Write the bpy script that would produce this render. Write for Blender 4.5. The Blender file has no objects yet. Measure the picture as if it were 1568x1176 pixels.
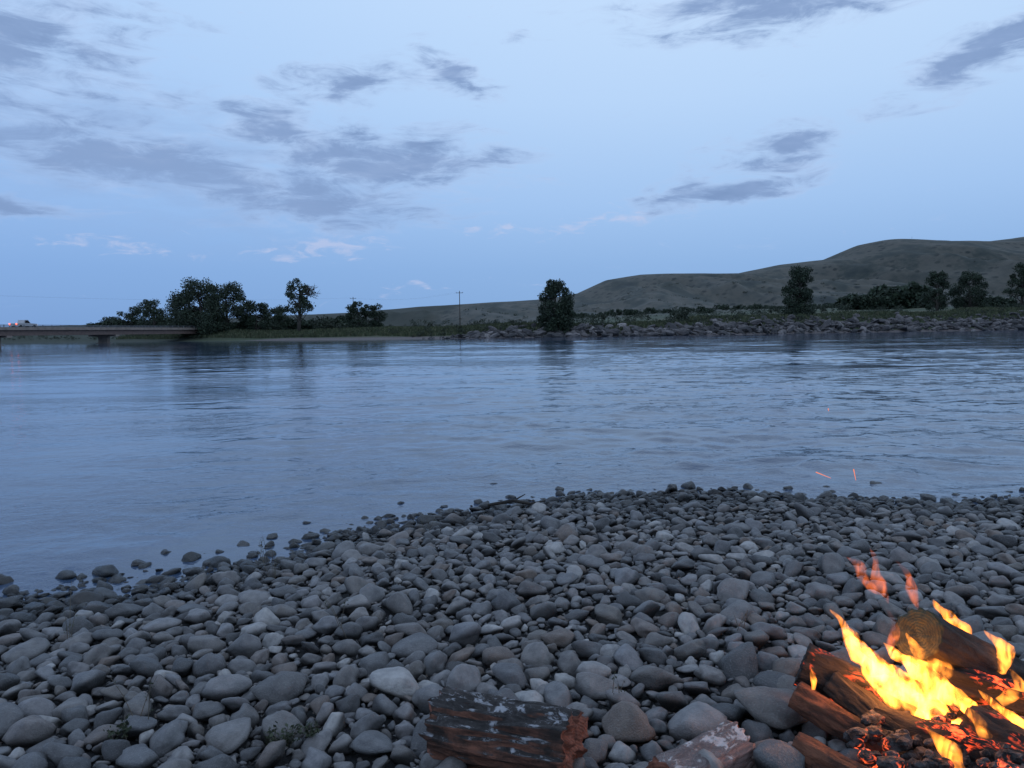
import bpy, bmesh, math, random
import numpy as np
from mathutils import Vector, Matrix, noise as mn
random.seed(7); rng=np.random.default_rng(11)
R=math.radians
scene=bpy.context.scene
scene.view_settings.view_transform='Standard'; scene.view_settings.look='None'; scene.view_settings.exposure=0

# ---------------------------------------------------------------- helpers
def newmat(name):
    m=bpy.data.materials.new(name); m.use_nodes=True
    nt=m.node_tree; nt.nodes.clear()
    out=nt.nodes.new('ShaderNodeOutputMaterial'); return m,nt,out
def N(nt,t,props=None,**ins):
    n=nt.nodes.new(t)
    if props:
        for k,v in props.items(): setattr(n,k,v)
    for k,v in ins.items():
        key=k.replace('_',' ')
        if k[0]=='i' and k[1:].isdigit(): s=n.inputs[int(k[1:])]
        else: s=n.inputs[key]
        if isinstance(v,bpy.types.NodeSocket): nt.links.new(v,s)
        else: s.default_value=v
    return n
def math_(nt,op,a,b=0.0,c=None,clamp=False):
    n=N(nt,'ShaderNodeMath',{'operation':op,'use_clamp':clamp},i0=a,i1=b)
    if c is not None:
        if isinstance(c,bpy.types.NodeSocket): nt.links.new(c,n.inputs[2])
        else: n.inputs[2].default_value=c
    return n.outputs[0]
def maprange(nt,v,a,b,c=0.0,d=1.0,smooth=False):
    n=N(nt,'ShaderNodeMapRange',{'interpolation_type':'SMOOTHSTEP' if smooth else 'LINEAR'},i0=v,i1=a,i2=b,i3=c,i4=d)
    return n.outputs[0]
def mix(nt,f,a,b,blend='MIX'):
    n=nt.nodes.new('ShaderNodeMix'); n.data_type='RGBA'; n.blend_type=blend
    for s,v in ((n.inputs[0],f),(n.inputs[6],a),(n.inputs[7],b)):
        if isinstance(v,bpy.types.NodeSocket): nt.links.new(v,s)
        else: s.default_value=(v if not isinstance(v,tuple) else (*v,1)[:4])
    return n.outputs[2]
def ramp(nt,f,stops):
    n=nt.nodes.new('ShaderNodeValToRGB'); e=n.color_ramp.elements
    while len(e)<len(stops): e.new(0.5)
    for el,(p,c) in zip(e,stops): el.position=p; el.color=(*c,1)
    nt.links.new(f,n.inputs[0]); return n.outputs[0]
def noise(nt,vec,scale,detail=4,rough=.5,dist=0.0):
    return N(nt,'ShaderNodeTexNoise',Vector=vec,Scale=scale,Detail=detail,Roughness=rough,Distortion=dist).outputs[0]
def scaled(nt,vec,s,loc=(0,0,0)):
    return N(nt,'ShaderNodeMapping',Vector=vec,Scale=s,Location=loc).outputs[0]
def bump(nt,h,strength,dist,normal=None):
    n=N(nt,'ShaderNodeBump',Height=h,Strength=strength,Distance=dist)
    if normal: nt.links.new(normal,n.inputs['Normal'])
    return n.outputs[0]
def finish(nt,out,**ins):
    b=N(nt,'ShaderNodeBsdfPrincipled',**ins); nt.links.new(b.outputs[0],out.inputs[0]); return b
def mesh_obj(name,verts,faces,mats=(),smooth=False,parent=None,midx=None,link=True):
    me=bpy.data.meshes.new(name); me.from_pydata([tuple(v) for v in verts],[],[tuple(f) for f in faces])
    for m in mats: me.materials.append(m)
    if midx is not None: me.polygons.foreach_set('material_index',midx)
    if smooth: me.polygons.foreach_set('use_smooth',[True]*len(me.polygons))
    me.update()
    o=bpy.data.objects.new(name,me)
    if link: scene.collection.objects.link(o)
    if parent: o.parent=parent
    return o
def grid_obj(name,V,F,mats):
    n=len(F); me=bpy.data.meshes.new(name)
    me.vertices.add(len(V)); me.vertices.foreach_set('co',V.reshape(-1).astype(np.float32))
    me.loops.add(n*4); me.loops.foreach_set('vertex_index',F.reshape(-1).astype(np.int32))
    me.polygons.add(n); me.polygons.foreach_set('loop_start',np.arange(0,n*4,4,dtype=np.int32))
    me.polygons.foreach_set('use_smooth',[True]*n)
    for m in mats: me.materials.append(m)
    me.update(calc_edges=True)
    o=bpy.data.objects.new(name,me); scene.collection.objects.link(o); return o
def quads_obj(name,V,mats,parent=None):
    n=len(V); me=bpy.data.meshes.new(name)
    me.vertices.add(n*4); me.vertices.foreach_set('co',V.reshape(-1).astype(np.float32))
    me.loops.add(n*4); me.loops.foreach_set('vertex_index',np.arange(n*4,dtype=np.int32))
    me.polygons.add(n); me.polygons.foreach_set('loop_start',np.arange(0,n*4,4,dtype=np.int32))
    for m in mats: me.materials.append(m)
    me.update(calc_edges=True); me.validate()
    o=bpy.data.objects.new(name,me); scene.collection.objects.link(o)
    if parent: o.parent=parent
    return o
def empty(name,loc=(0,0,0)):
    e=bpy.data.objects.new(name,None); e.empty_display_size=.2; e.location=loc; scene.collection.objects.link(e); return e
def lerp_tab(x,tab):
    t=np.array(tab); return np.interp(x,t[:,0],t[:,1])
def vn(x,y,seed=0):
    xi=np.floor(x).astype(np.int64); yi=np.floor(y).astype(np.int64); fx=x-xi; fy=y-yi
    fx=fx*fx*(3-2*fx); fy=fy*fy*(3-2*fy)
    def h(a,b):
        n=(a*374761393+b*668265263+seed*974634777)&0xffffffff
        n=((n^(n>>13))*1274126177)&0xffffffff
        return ((n^(n>>16))&0xffff)/65535.0
    return (h(xi,yi)*(1-fx)+h(xi+1,yi)*fx)*(1-fy)+(h(xi,yi+1)*(1-fx)+h(xi+1,yi+1)*fx)*fy
def fbm(x,y,o=4,seed=0):
    s=0;a=.5
    for i in range(o): s=s+a*vn(x*2**i,y*2**i,seed+i); a*=.5
    return s
def tube(verts,faces,pts,rads,seg=8,cap=True):
    pts=[Vector(p) for p in pts]; base=len(verts)
    for i,p in enumerate(pts):
        d=(pts[min(i+1,len(pts)-1)]-pts[max(i-1,0)]).normalized()
        u=d.orthogonal().normalized() if i==0 else (u-d*u.dot(d)).normalized()
        w=d.cross(u)
        for k in range(seg):
            a=2*math.pi*k/seg; verts.append(p+(u*math.cos(a)+w*math.sin(a))*rads[i])
    for i in range(len(pts)-1):
        for k in range(seg):
            a=base+i*seg+k; b=base+i*seg+(k+1)%seg
            faces.append((a,b,b+seg,a+seg))
    if cap:
        faces.append(tuple(base+k for k in range(seg))[::-1]); faces.append(tuple(base+(len(pts)-1)*seg+k for k in range(seg)))
def box(verts,faces,c,s,rot=None):
    b=len(verts)
    for dx in(-1,1):
        for dy in(-1,1):
            for dz in(-1,1):
                v=Vector((dx*s[0]/2,dy*s[1]/2,dz*s[2]/2))
                if rot: v=rot@v
                verts.append(v+Vector(c))
    for f in((0,1,3,2),(4,6,7,5),(0,4,5,1),(2,3,7,6),(0,2,6,4),(1,5,7,3)): faces.append(tuple(b+i for i in f))

# ---------------------------------------------------------------- camera
CAMZ=1.6
cd=bpy.data.cameras.new('camera'); cam=bpy.data.objects.new('camera',cd); scene.collection.objects.link(cam)
cd.sensor_width=36; cd.lens=26.68; cd.clip_start=.05; cd.clip_end=12000
cam.matrix_world=Matrix.Translation((0,0,CAMZ))@Matrix.Rotation(R(86.0),4,'X')@Matrix.Rotation(R(-.8),4,'Z')
scene.camera=cam

# ---------------------------------------------------------------- world sky
w=bpy.data.worlds.new('World'); scene.world=w; w.use_nodes=True; nt=w.node_tree; nt.nodes.clear()
try:
    w.cycles.sampling_method='MANUAL'; w.cycles.sample_map_resolution=256
except Exception as ex: print(ex)
wo=nt.nodes.new('ShaderNodeOutputWorld')
gen=nt.nodes.new('ShaderNodeTexCoord').outputs['Generated']
sep=N(nt,'ShaderNodeSeparateXYZ',Vector=gen)
sx,sy,sz=sep.outputs
az=math_(nt,'MULTIPLY',math_(nt,'ARCTAN2',sx,sy),57.2958)
el=math_(nt,'MULTIPLY',math_(nt,'ARCSINE',sz),57.2958)
base=ramp(nt,math_(nt,'DIVIDE',el,90,clamp=True),[
 (0.0,(.225,.395,.69)),(.05,(.27,.455,.77)),(.10,(.36,.555,.87)),(.18,(.48,.67,.95)),(.27,(.56,.74,.99)),(.5,(.50,.64,.88)),(1,(.40,.52,.76))])
azf=maprange(nt,az,-40,15,.0,1.0,True)
base=mix(nt,azf,mix(nt,1.0,base,(.82,.89,.97),'MULTIPLY'),base)
sky=N(nt,'ShaderNodeTexSky',{'sky_type':'NISHITA','sun_disc':False,'sun_elevation':R(1.0),'sun_rotation':R(-60)})
base=mix(nt,1.0,base,mix(nt,1.0,sky.outputs[0],(.004,.004,.004),'MULTIPLY'),'ADD')
ae=N(nt,'ShaderNodeCombineXYZ',X=az,Y=el,Z=0.0).outputs[0]
warp=N(nt,'ShaderNodeTexNoise',Vector=scaled(nt,ae,(.14,.34,1)),Scale=1.0,Detail=4,Roughness=.6).outputs[1]
aew=N(nt,'ShaderNodeVectorMath',{'operation':'MULTIPLY_ADD'},i0=warp,i1=(11,4.0,0),i2=ae).outputs[0]
aew=N(nt,'ShaderNodeVectorMath',{'operation':'SUBTRACT'},i0=aew,i1=(5.5,2.0,0)).outputs[0]
blobs=[(-9.5,12.6,10.5,2.5,-3,1.05),(-16.5,14.2,5.5,1.6,-14,1),(-25,11.6,14,2.2,-9,1.05),(-14,9.8,10,2.5,-4,.95),(-33,18.3,9,3.6,0,1.0),(-36,13.9,8,3.2,0,.95),
 (-26.3,14.8,7,1.1,0,.85),(-11.5,17.6,6.5,1.4,6,.95),(-4.3,18.5,3.6,1.5,-20,.9),(19,21.4,12,2.1,0,1),(33,16.9,8,1.6,18,1),
 (19.2,12.2,5.5,1.5,10,1),(16,10.0,7.5,1.3,9,1),(-34,8.4,6,.9,0,1),(1,20.4,2,.6,0,.6),(-27,20,6,1.2,0,.7)]
wisps=[(-13.7,6.2,5.5,1.1,5,1),(-.5,7.3,3.5,.8,5,.9),(5.5,8.1,4,.7,8,.8),(-7,3.0,4,.35,0,1),(1.3,3.4,2,.3,0,1),(9,8.7,2.4,.8,5,1),(-28,6,9,.9,0,.7)]
def field(bl,ext):
    acc=None
    for a,e,wa,we,t,s in bl:
        m=N(nt,'ShaderNodeMapping',{'vector_type':'TEXTURE'},Vector=aew,Location=(a,e,0),Rotation=(0,0,R(t)),Scale=(wa,we,1)).outputs[0]
        l=N(nt,'ShaderNodeVectorMath',{'operation':'LENGTH'},i0=m).outputs[1]
        v=maprange(nt,l,0,ext,s,0)
        acc=v if acc is None else math_(nt,'MAXIMUM',acc,v)
    return acc
n1=noise(nt,scaled(nt,ae,(.22,.85,1),(3.1,1.7,0)),1.0,7,.66,.6)
n2=noise(nt,scaled(nt,ae,(.16,.55,1),(13.1,5.7,0)),1.0,5,.62,.3)
n3=noise(nt,scaled(nt,ae,(.5,1.5,1),(1.1,9.7,0)),1.0,5,.6,.6)
fb=field(blobs,1.5)
cf=math_(nt,'ADD',fb,math_(nt,'MULTIPLY',math_(nt,'SUBTRACT',n1,.5),1.7))
cm=maprange(nt,cf,.16,.92,0,1,True)
wf=math_(nt,'ADD',math_(nt,'MULTIPLY',field(wisps,1.3),.75),math_(nt,'MULTIPLY',math_(nt,'SUBTRACT',n3,.5),2.2))
wm=maprange(nt,wf,.33,.85,0,.6,True)
ccol=ramp(nt,math_(nt,'ADD',math_(nt,'MULTIPLY',cm,.5),math_(nt,'MULTIPLY',n2,.7)),[(.38,(.48,.59,.84)),(.60,(.35,.475,.73)),(.80,(.24,.355,.60)),(1,(.19,.295,.52))])
c=mix(nt,math_(nt,'MULTIPLY',cm,.94),base,ccol)
vf=N(nt,'ShaderNodeMapping',{'vector_type':'TEXTURE'},Vector=aew,Location=(-27,11.5,0),Rotation=(0,0,R(-8)),Scale=(26,7,1)).outputs[0]
vf=maprange(nt,N(nt,'ShaderNodeVectorMath',{'operation':'LENGTH'},i0=vf).outputs[1],.2,1,1,0,True)
c=mix(nt,math_(nt,'MULTIPLY',vf,maprange(nt,n2,.35,.65,.0,.5)),c,(.29,.43,.71))
c=mix(nt,wm,c,(.54,.60,.82))
bg=N(nt,'ShaderNodeBackground',Color=c,Strength=1.0); nt.links.new(bg.outputs[0],wo.inputs[0])
sl=bpy.data.lights.new('sun','SUN'); sl.energy=.15; sl.angle=R(25); sl.color=(1,.93,.88)
so=bpy.data.objects.new('sun',sl); scene.collection.objects.link(so); so.rotation_euler=(R(62),0,R(-60))

# ---------------------------------------------------------------- terrain
NEAR=[(-400,-120),(-60,-12),(-8,2.5),(-5,3.4),(-3.24,4.2),(-2.41,4.75),(-1.71,5.45),(-.95,6.25),(.42,6.95),(1.73,7.15),(3.15,6.8),(4.58,6.5),(8,6.4),(60,5),(400,-20)]
FAR=[(-900,520),(-400,330),(-180,250),(-100,214),(-45,188),(0,172),(35,171),(78,189),(135,203),(300,250),(1000,400)]
BANK=[(-900,2.3),(-20,2.3),(-12,2.4),(0,2.6),(30,2.8),(65,3.6),(135,5.0),(300,6.5)]
RIDGE=[(-3000,10),(-1200,16),(-583,24),(-270,40),(-161,50),(43,56),(116,66),(164,86),(218,94),(320,96),(399,96),(477,112),(561,121),(622,146),(658,152),(778,151),(826,146),(945,161),(1345,150),(3000,110)]
def shore_off(x,y): return (fbm(x*1.1+20,y*1.1+4,3,41)-.44)*np.clip((1.5-x)/2,.4,1)*1.1
def height(x,y):
    x=np.asarray(x,float); y=np.asarray(y,float)
    d=lerp_tab(x,NEAR)-y+shore_off(x,y)
    hn=np.where(d>0,.27*(1-np.exp(-(np.maximum(d,0)/2.6)**1.2)),np.maximum(.08*d,-1.5))
    hn=hn+np.where(abs(y)<15,(fbm(x*1.3+50,y*1.3+50,3,5)-.44)*.08,0)
    e=y-lerp_tab(x,FAR)+ (fbm(x*.08+90,y*.0+3,3,9)-.44)*5
    B=lerp_tab(x,BANK)*(1+(fbm(x*.06+9,x*0+1,3,77)-.44)*.5); steep=np.clip((x+22)/18,0,1)
    L=22*(1-steep)+9*steep
    t=np.clip(e/L,0,1)
    prof=np.where(steep>.5,t,t*t*(3-2*t)*.8+.2*t)
    hf=B*prof+np.clip(e-L,0,400)*(.006+.020*np.clip((x+60)/200,0,1))
    hf=hf+np.where(e>L,(fbm(x*.05,y*.05+20,4,3)-.44)*1.6*np.clip((e-L)/30,0,1),0)
    yr=1400+ (fbm(x*.004+5,x*0+2,2,4)-.4)*250
    s=np.clip((y-620)/(yr-620),0,1); S=s*s*(3-2*s)
    wx=x+60*(fbm(x*.006,y*.006,3,51)-.44)
    g=1-abs(2*fbm(wx*.010+y*.0022,y*.0024+7,2,21)/.72-1)
    gg=1-abs(2*fbm(wx*.028+y*.006,y*.006+7,2,31)/.72-1)
    H=lerp_tab(x,RIDGE)+(fbm(x*.012,x*0+1,2,8)-.4)*5
    sn=np.sin(np.pi*np.clip(s*1.25,0,1))*np.clip(H/120,.1,1)
    cap_=np.clip((.92-s)/.4,0,1)
    hill=(H-hf)*S+ (g-.80)*70*sn+(gg-.85)*22*sn*cap_
    back=np.clip((y-yr)/1600,0,1)
    hf=np.where(s>0,hf+hill,hf)*(1-back*.9)
    far=np.where(e>0,hf,np.maximum(.12*e,-1.5))
    return np.where(y<80,hn,far)
def hz(x,y): return float(height(np.array([x]),np.array([y]))[0])
xs=np.unique(np.concatenate([np.linspace(-9,10,150),np.linspace(-160,200,181),np.linspace(-1300,1500,420),np.linspace(-4500,4500,60)]))
ys=np.unique(np.concatenate([np.linspace(-300,0,12),np.linspace(0,9,80),np.linspace(9,80,12),np.linspace(150,300,110),np.linspace(300,1700,200),np.linspace(1700,5000,25)]))
def gridfaces(nx,ny):
    ii=np.arange(nx*ny).reshape(ny,nx)
    return np.stack([ii[:-1,:-1],ii[:-1,1:],ii[1:,1:],ii[1:,:-1]],-1).reshape(-1,4)
X,Y=np.meshgrid(xs,ys); Z=height(X,Y)
V=np.stack([X,Y,Z],-1).reshape(-1,3)
m_ter,nt,out=newmat('terrain')
pos=nt.nodes.new('ShaderNodeNewGeometry'); P=pos.outputs['Position']
sp=N(nt,'ShaderNodeSeparateXYZ',Vector=P)
gn=noise(nt,P,.05,6,.6); gf=noise(nt,P,.9,5,.65); gh=noise(nt,scaled(nt,P,(1,.35,1)),.022,8,.70)
grass=ramp(nt,gn,[(.3,(.054,.056,.032)),(.5,(.046,.066,.028)),(.62,(.082,.082,.044)),(.75,(.034,.048,.023))])
grass=mix(nt,maprange(nt,gf,.35,.7,0,.55),grass,(.025,.034,.019))
hillc=ramp(nt,gh,[(.34,(.024,.032,.030)),(.45,(.046,.052,.043)),(.53,(.088,.082,.066)),(.62,(.060,.062,.052)),(.70,(.030,.038,.034))])
vor=N(nt,'ShaderNodeTexVoronoi',Vector=scaled(nt,P,(1,.6,1)),Scale=.085).outputs[0]
dots=math_(nt,'MULTIPLY',maprange(nt,vor,.20,.34,1,0),maprange(nt,gh,.40,.55,0,.9))
hillc=mix(nt,dots,hillc,(.016,.022,.020))
farc=mix(nt,maprange(nt,sp.outputs[1],330,620,0,1,True),grass,hillc)
gravel=ramp(nt,noise(nt,P,2.5,6,.7),[(.3,(.08,.068,.065)),(.7,(.17,.14,.13))])
farc=mix(nt,maprange(nt,math_(nt,'SUBTRACT',sp.outputs[2],maprange(nt,sp.outputs[0],-85,-60,-1.2,0)),.35,.7,0,1,True),gravel,farc)
farc=mix(nt,maprange(nt,sp.outputs[0],-105,-80,.75,0),farc,(.020,.026,.016))
nearc=ramp(nt,noise(nt,P,60,5,.7),[(.3,(.006,.006,.007)),(.55,(.018,.018,.019)),(.75,(.06,.06,.06))])
col=mix(nt,math_(nt,'GREATER_THAN',sp.outputs[1],100),nearc,farc)
bh=bump(nt,noise(nt,P,45,5,.7),.8,.02)
finish(nt,out,Base_Color=col,Roughness=.95,Normal=bh)
grid_obj('ground',V,gridfaces(len(xs),len(ys)),[m_ter])

# ---------------------------------------------------------------- water: real wave relief
rows=1150; cols=820
yy=-8+10.5*np.exp(np.linspace(0,math.log(640/10.5),rows))
uu=np.linspace(-1.15,1.15,cols); uu=np.concatenate([[-60,-6],uu,[6,60]])
Yw=np.repeat(yy[:,None],len(uu),1); Xw=(Yw+9)*uu[None,:]
sy_=np.gradient(yy)[:,None]; sx_=(yy[:,None]+9)*(2.3/cols)
act=np.clip((fbm(Xw*.09+3,Yw*.13+5,3,61)-.33)/.20,.20,1)
ratio=Xw/(np.abs(Yw)+3)
act=act*np.clip((ratio+.72)/.75,.26,1)
def layer(lam,amp,ang,asp,seed,ridge):
    ca,sa=math.cos(ang),math.sin(ang)
    a=(Xw*ca+Yw*sa)/(lam*asp); b=(-Xw*sa+Yw*ca)/lam
    wq=fbm(a*.7+9,b*.7+2,2,seed+7)
    n=fbm(a+wq*1.3,b+wq*1.0,2,seed)/.75
    if ridge: n=1-abs(2*n-1)
    f=np.clip(lam/(2.0*np.maximum(sy_,sx_*.6))-.5,0,1)
    return (n-.5)*amp*f
Hh=layer(.22,.019,.35,1.3,101,True)+layer(.34,.027,-.45,1.5,111,True)+layer(.6,.046,.12,1.7,121,True)+layer(1.1,.055,-.20,1.9,131,True)+layer(2.2,.09,.10,2.6,141,True)+layer(5,.12,.05,3.0,151,False)
fall=1/(1+np.maximum(Yw,0)/110)
shal=np.clip((Yw-lerp_tab(Xw,NEAR)+.1)/1.6,.10,1)
Zw=Hh*act*fall*shal
Zw[:,[0,1,-1,-2]]=0
Vw=np.stack([Xw,Yw,Zw],-1).reshape(-1,3)
m_w,nt,out=newmat('river_water')
P=nt.nodes.new('ShaderNodeNewGeometry').outputs['Position']
sp=N(nt,'ShaderNodeSeparateXYZ',Vector=P)
yp=math_(nt,'MAXIMUM',sp.outputs[1],0.0)
fallm=math_(nt,'DIVIDE',1.0,math_(nt,'ADD',1.0,math_(nt,'DIVIDE',yp,22)))
fall2=math_(nt,'MULTIPLY',maprange(nt,yp,12,35,.2,1),math_(nt,'DIVIDE',1.0,math_(nt,'ADD',1.0,math_(nt,'DIVIDE',yp,60))))
patch=maprange(nt,noise(nt,scaled(nt,P,(.10,.2,1)),1.0,3,.6),.38,.6,.25,1.0,True)
side=maprange(nt,math_(nt,'DIVIDE',sp.outputs[0],math_(nt,'ADD',yp,3)),-.6,.1,.45,1.0,True)
rot2=N(nt,'ShaderNodeMapping',Vector=P,Rotation=(0,0,R(-12)),Scale=(.7,1,1)).outputs[0]
rot3=N(nt,'ShaderNodeMapping',Vector=P,Rotation=(0,0,R(9)),Scale=(.30,1,1)).outputs[0]
b2=bump(nt,noise(nt,rot3,1.2,3,.6,.8),math_(nt,'MULTIPLY',math_(nt,'MULTIPLY',fall2,patch),side),.085)
b3=bump(nt,noise(nt,rot2,9,3,.6,.8),math_(nt,'MULTIPLY',fallm,patch),.02,b2)
finish(nt,out,Base_Color=(.045,.075,.13,1),Roughness=.04,IOR=1.45,Normal=b3)
grid_obj('river_water',Vw,gridfaces(len(uu),rows),[m_w])

# ---------------------------------------------------------------- instancing
def instancer(name,pts,rots,scl,idx,coll):
    me=bpy.data.meshes.new(name); n=len(pts); me.vertices.add(n)
    me.vertices.foreach_set('co',np.asarray(pts,np.float32).reshape(-1))
    for nm,arr in(('rot',rots),('scl',scl)):
        at=me.attributes.new(nm,'FLOAT_VECTOR','POINT'); at.data.foreach_set('vector',np.asarray(arr,np.float32).reshape(-1))
    at=me.attributes.new('idx','INT','POINT'); at.data.foreach_set('value',np.asarray(idx,np.int32))
    o=bpy.data.objects.new(name,me); scene.collection.objects.link(o)
    g=bpy.data.node_groups.new(name+'_scatter','GeometryNodeTree')
    g.interface.new_socket('Geometry',in_out='INPUT',socket_type='NodeSocketGeometry')
    g.interface.new_socket('Geometry',in_out='OUTPUT',socket_type='NodeSocketGeometry')
    gi=g.nodes.new('NodeGroupInput'); go=g.nodes.new('NodeGroupOutput')
    ip=g.nodes.new('GeometryNodeInstanceOnPoints'); ci=g.nodes.new('GeometryNodeCollectionInfo')
    ci.inputs['Collection'].default_value=coll; ci.inputs['Separate Children'].default_value=True; ci.inputs['Reset Children'].default_value=True
    def at_(nm,t):
        a=g.nodes.new('GeometryNodeInputNamedAttribute'); a.data_type=t; a.inputs[0].default_value=nm; return a.outputs[0]
    L=g.links.new
    L(gi.outputs[0],ip.inputs['Points']); L(ci.outputs[0],ip.inputs['Instance']); ip.inputs['Pick Instance'].default_value=True
    L(at_('idx','INT'),ip.inputs['Instance Index'])
    er=g.nodes.new('FunctionNodeEulerToRotation'); L(at_('rot','FLOAT_VECTOR'),er.inputs[0]); L(er.outputs[0],ip.inputs['Rotation'])
    L(at_('scl','FLOAT_VECTOR'),ip.inputs['Scale']); L(ip.outputs[0],go.inputs[0])
    md=o.modifiers.new('scatter','NODES'); md.node_group=g
    return o
random_b=[.78,.7,.88,.65,.82,.75,.6,.92]
def rock_coll(name,n,mat_,sub,amp,freq,angular=False,flat=.5):
    co=bpy.data.collections.new(name)
    for i in range(n):
        bm=bmesh.new(); bmesh.ops.create_icosphere(bm,subdivisions=sub,radius=1)
        off=Vector((i*7.3,i*3.1,2.2))
        planes=[(Vector((random.gauss(0,1),random.gauss(0,1),random.gauss(0,1))).normalized(),random.uniform(.55,.85)) for _ in range(9 if angular else 6)]
        for v in bm.verts:
            p=v.co.copy(); q=p*(1+amp*mn.noise(p*freq+off))
            for nn,dd in planes:
                e=q.dot(nn)-(dd if angular else dd+.04)
                if e>0: q-=nn*e*(.95 if angular else .72)
            v.co=Vector((q.x,q.y*random_b[i%len(random_b)],q.z*flat))
        me=bpy.data.meshes.new(name+'_shape'); bm.to_mesh(me); bm.free(); me.materials.append(mat_)
        if not angular: me.polygons.foreach_set('use_smooth',[True]*len(me.polygons))
        o=bpy.data.objects.new('%s_shape_%02d'%(name,i),me); co.objects.link(o)
    return co
m_st,nt,out=newmat('river_stone')
tc=nt.nodes.new('ShaderNodeTexCoord').outputs['Object']; rnd=nt.nodes.new('ShaderNodeObjectInfo').outputs['Random']
P=nt.nodes.new('ShaderNodeNewGeometry').outputs['Position']; sp=N(nt,'ShaderNodeSeparateXYZ',Vector=P)
off=N(nt,'ShaderNodeVectorMath',{'operation':'ADD'},i0=tc,i1=N(nt,'ShaderNodeCombineXYZ',X=math_(nt,'MULTIPLY',rnd,91),Y=math_(nt,'MULTIPLY',rnd,37),Z=0.0).outputs[0]).outputs[0]
cst=ramp(nt,rnd,[(0,(.038,.038,.041)),(.09,(.21,.205,.205)),(.18,(.068,.068,.070)),(.30,(.28,.26,.245)),(.40,(.12,.12,.125)),(.50,(.185,.140,.112)),(.60,(.25,.245,.25)),(.68,(.058,.058,.06)),(.76,(.19,.188,.19)),(.84,(.15,.13,.112)),(.91,(.25,.24,.238)),(.975,(.42,.40,.38))])
nA=noise(nt,off,1.8,6,.65); nB=noise(nt,off,14,4,.7)
cst=mix(nt,maprange(nt,nA,.38,.65,0,.8),cst,mix(nt,1.0,cst,(.50,.50,.52),'MULTIPLY'))
cst=mix(nt,maprange(nt,nB,.52,.75,0,.45),cst,(.31,.305,.30))
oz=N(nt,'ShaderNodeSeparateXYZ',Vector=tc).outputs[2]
under_shade=maprange(nt,math_(nt,'ADD',oz,math_(nt,'MULTIPLY',math_(nt,'SUBTRACT',nA,.5),.5)),-.16,.18,.85,0,True)  # shade painted into the stone colour: undersides darkened for blacker gaps
cst=mix(nt,under_shade,cst,(.018,.017,.017))
wn=noise(nt,P,1.6,3,.6)
wet=maprange(nt,math_(nt,'ADD',sp.outputs[2],math_(nt,'MULTIPLY',math_(nt,'SUBTRACT',wn,.5),.12)),.08,.13,1,0,True)
cst=mix(nt,wet,cst,mix(nt,1.0,cst,(.17,.175,.18),'MULTIPLY'))
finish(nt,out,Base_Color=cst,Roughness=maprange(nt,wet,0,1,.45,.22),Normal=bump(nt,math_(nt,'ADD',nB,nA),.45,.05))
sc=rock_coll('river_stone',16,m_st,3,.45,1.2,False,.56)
def shoreY(x): return float(lerp_tab(x,NEAR))
pts=[];rots=[];scl=[];cell=.09;grid={}
def ok(x,y,r):
    cx,cy=int(math.floor(x/cell)),int(math.floor(y/cell))
    k=2 if r>.03 else 1
    for a in range(cx-k,cx+k+1):
        for b in range(cy-k,cy+k+1):
            for (px,py,pr) in grid.get((a,b),()):
                if (px-x)**2+(py-y)**2<((r+pr)*.91)**2: return False
    return True
def addstone(x,y,z,a,tilt=.3):
    pts.append((x,y,z)); rots.append((random.gauss(0,tilt),random.gauss(0,tilt),random.uniform(0,6.28)))
    scl.append((a,a*random.uniform(.8,1.1),a*random.uniform(.7,1.25)))
keep_clear=[(1.42,2.42,.26)]
sizes=sorted([min(.095,max(.012,random.lognormvariate(math.log(.0215),.54))) for _ in range(37000)],reverse=True)
cand=[]
for a in sizes:
    r=a*.84
    for t in range(8):
        y=random.uniform(1.2,7.5); x=random.uniform(-.9*y-.8,.9*y+1.0)
        d=shoreY(x)-y
        if d<-.1 and random.random()>math.exp((d+.1)*6)*.5: continue
        if any((x-k[0])**2+(y-k[1])**2<(k[2]*.6)**2 for k in keep_clear): continue
        if ok(x,y,r):
            grid.setdefault((int(math.floor(x/cell)),int(math.floor(y/cell))),[]).append((x,y,r))
            cand.append((x,y,a)); break
arr=np.array(cand); H0=height(arr[:,0],arr[:,1])
for (x,y,a),h in zip(cand,H0): addstone(x,y,h+a*.30+random.uniform(0,.016),a)
fx=[];fy=[]
for _ in range(22000):
    y=random.uniform(1.2,7.4); x=random.uniform(-.9*y-.8,.9*y+1.0)
    if shoreY(x)-y>-.02: fx.append(x);fy.append(y)
H1=height(np.array(fx),np.array(fy))
for x,y,h in zip(fx,fy,H1): addstone(x,y,h+random.uniform(-.004,.004),random.uniform(.006,.016),.6)
for x,y,a in [(-.2,7.8,.055),(1.75,7.5,.10),(2.33,7.45,.075),(2.72,7.4,.065),(3.1,7.4,.055),(3.62,7.5,.07),(4.9,7.2,.05),(-1.05,6.95,.05),(-1.75,6.3,.045),(-3.35,4.85,.085),(-2.98,4.95,.08),(-2.75,5.0,.10),(-2.62,5.2,.06),(-2.3,5.3,.075),(-2.1,5.2,.085),(-3.15,4.65,.07),(-1.5,6.5,.03),(-3.7,4.6,.08),(.45,7.5,.05),(-1.9,5.85,.06),(-2.05,5.65,.07),(-2.55,5.45,.05)]:
    addstone(x,y,a*.15,a,.15)
for _ in range(220):
    x=random.uniform(-4.6,4.5); d=random.uniform(.0,.6)**1.3; a=random.uniform(.02,.06)
    if x>0: d*=.5
    addstone(x,shoreY(x)+d,a*.12,a,.2)
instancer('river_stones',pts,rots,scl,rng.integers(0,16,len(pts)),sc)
print('stones',len(pts),len(cand))

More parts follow.
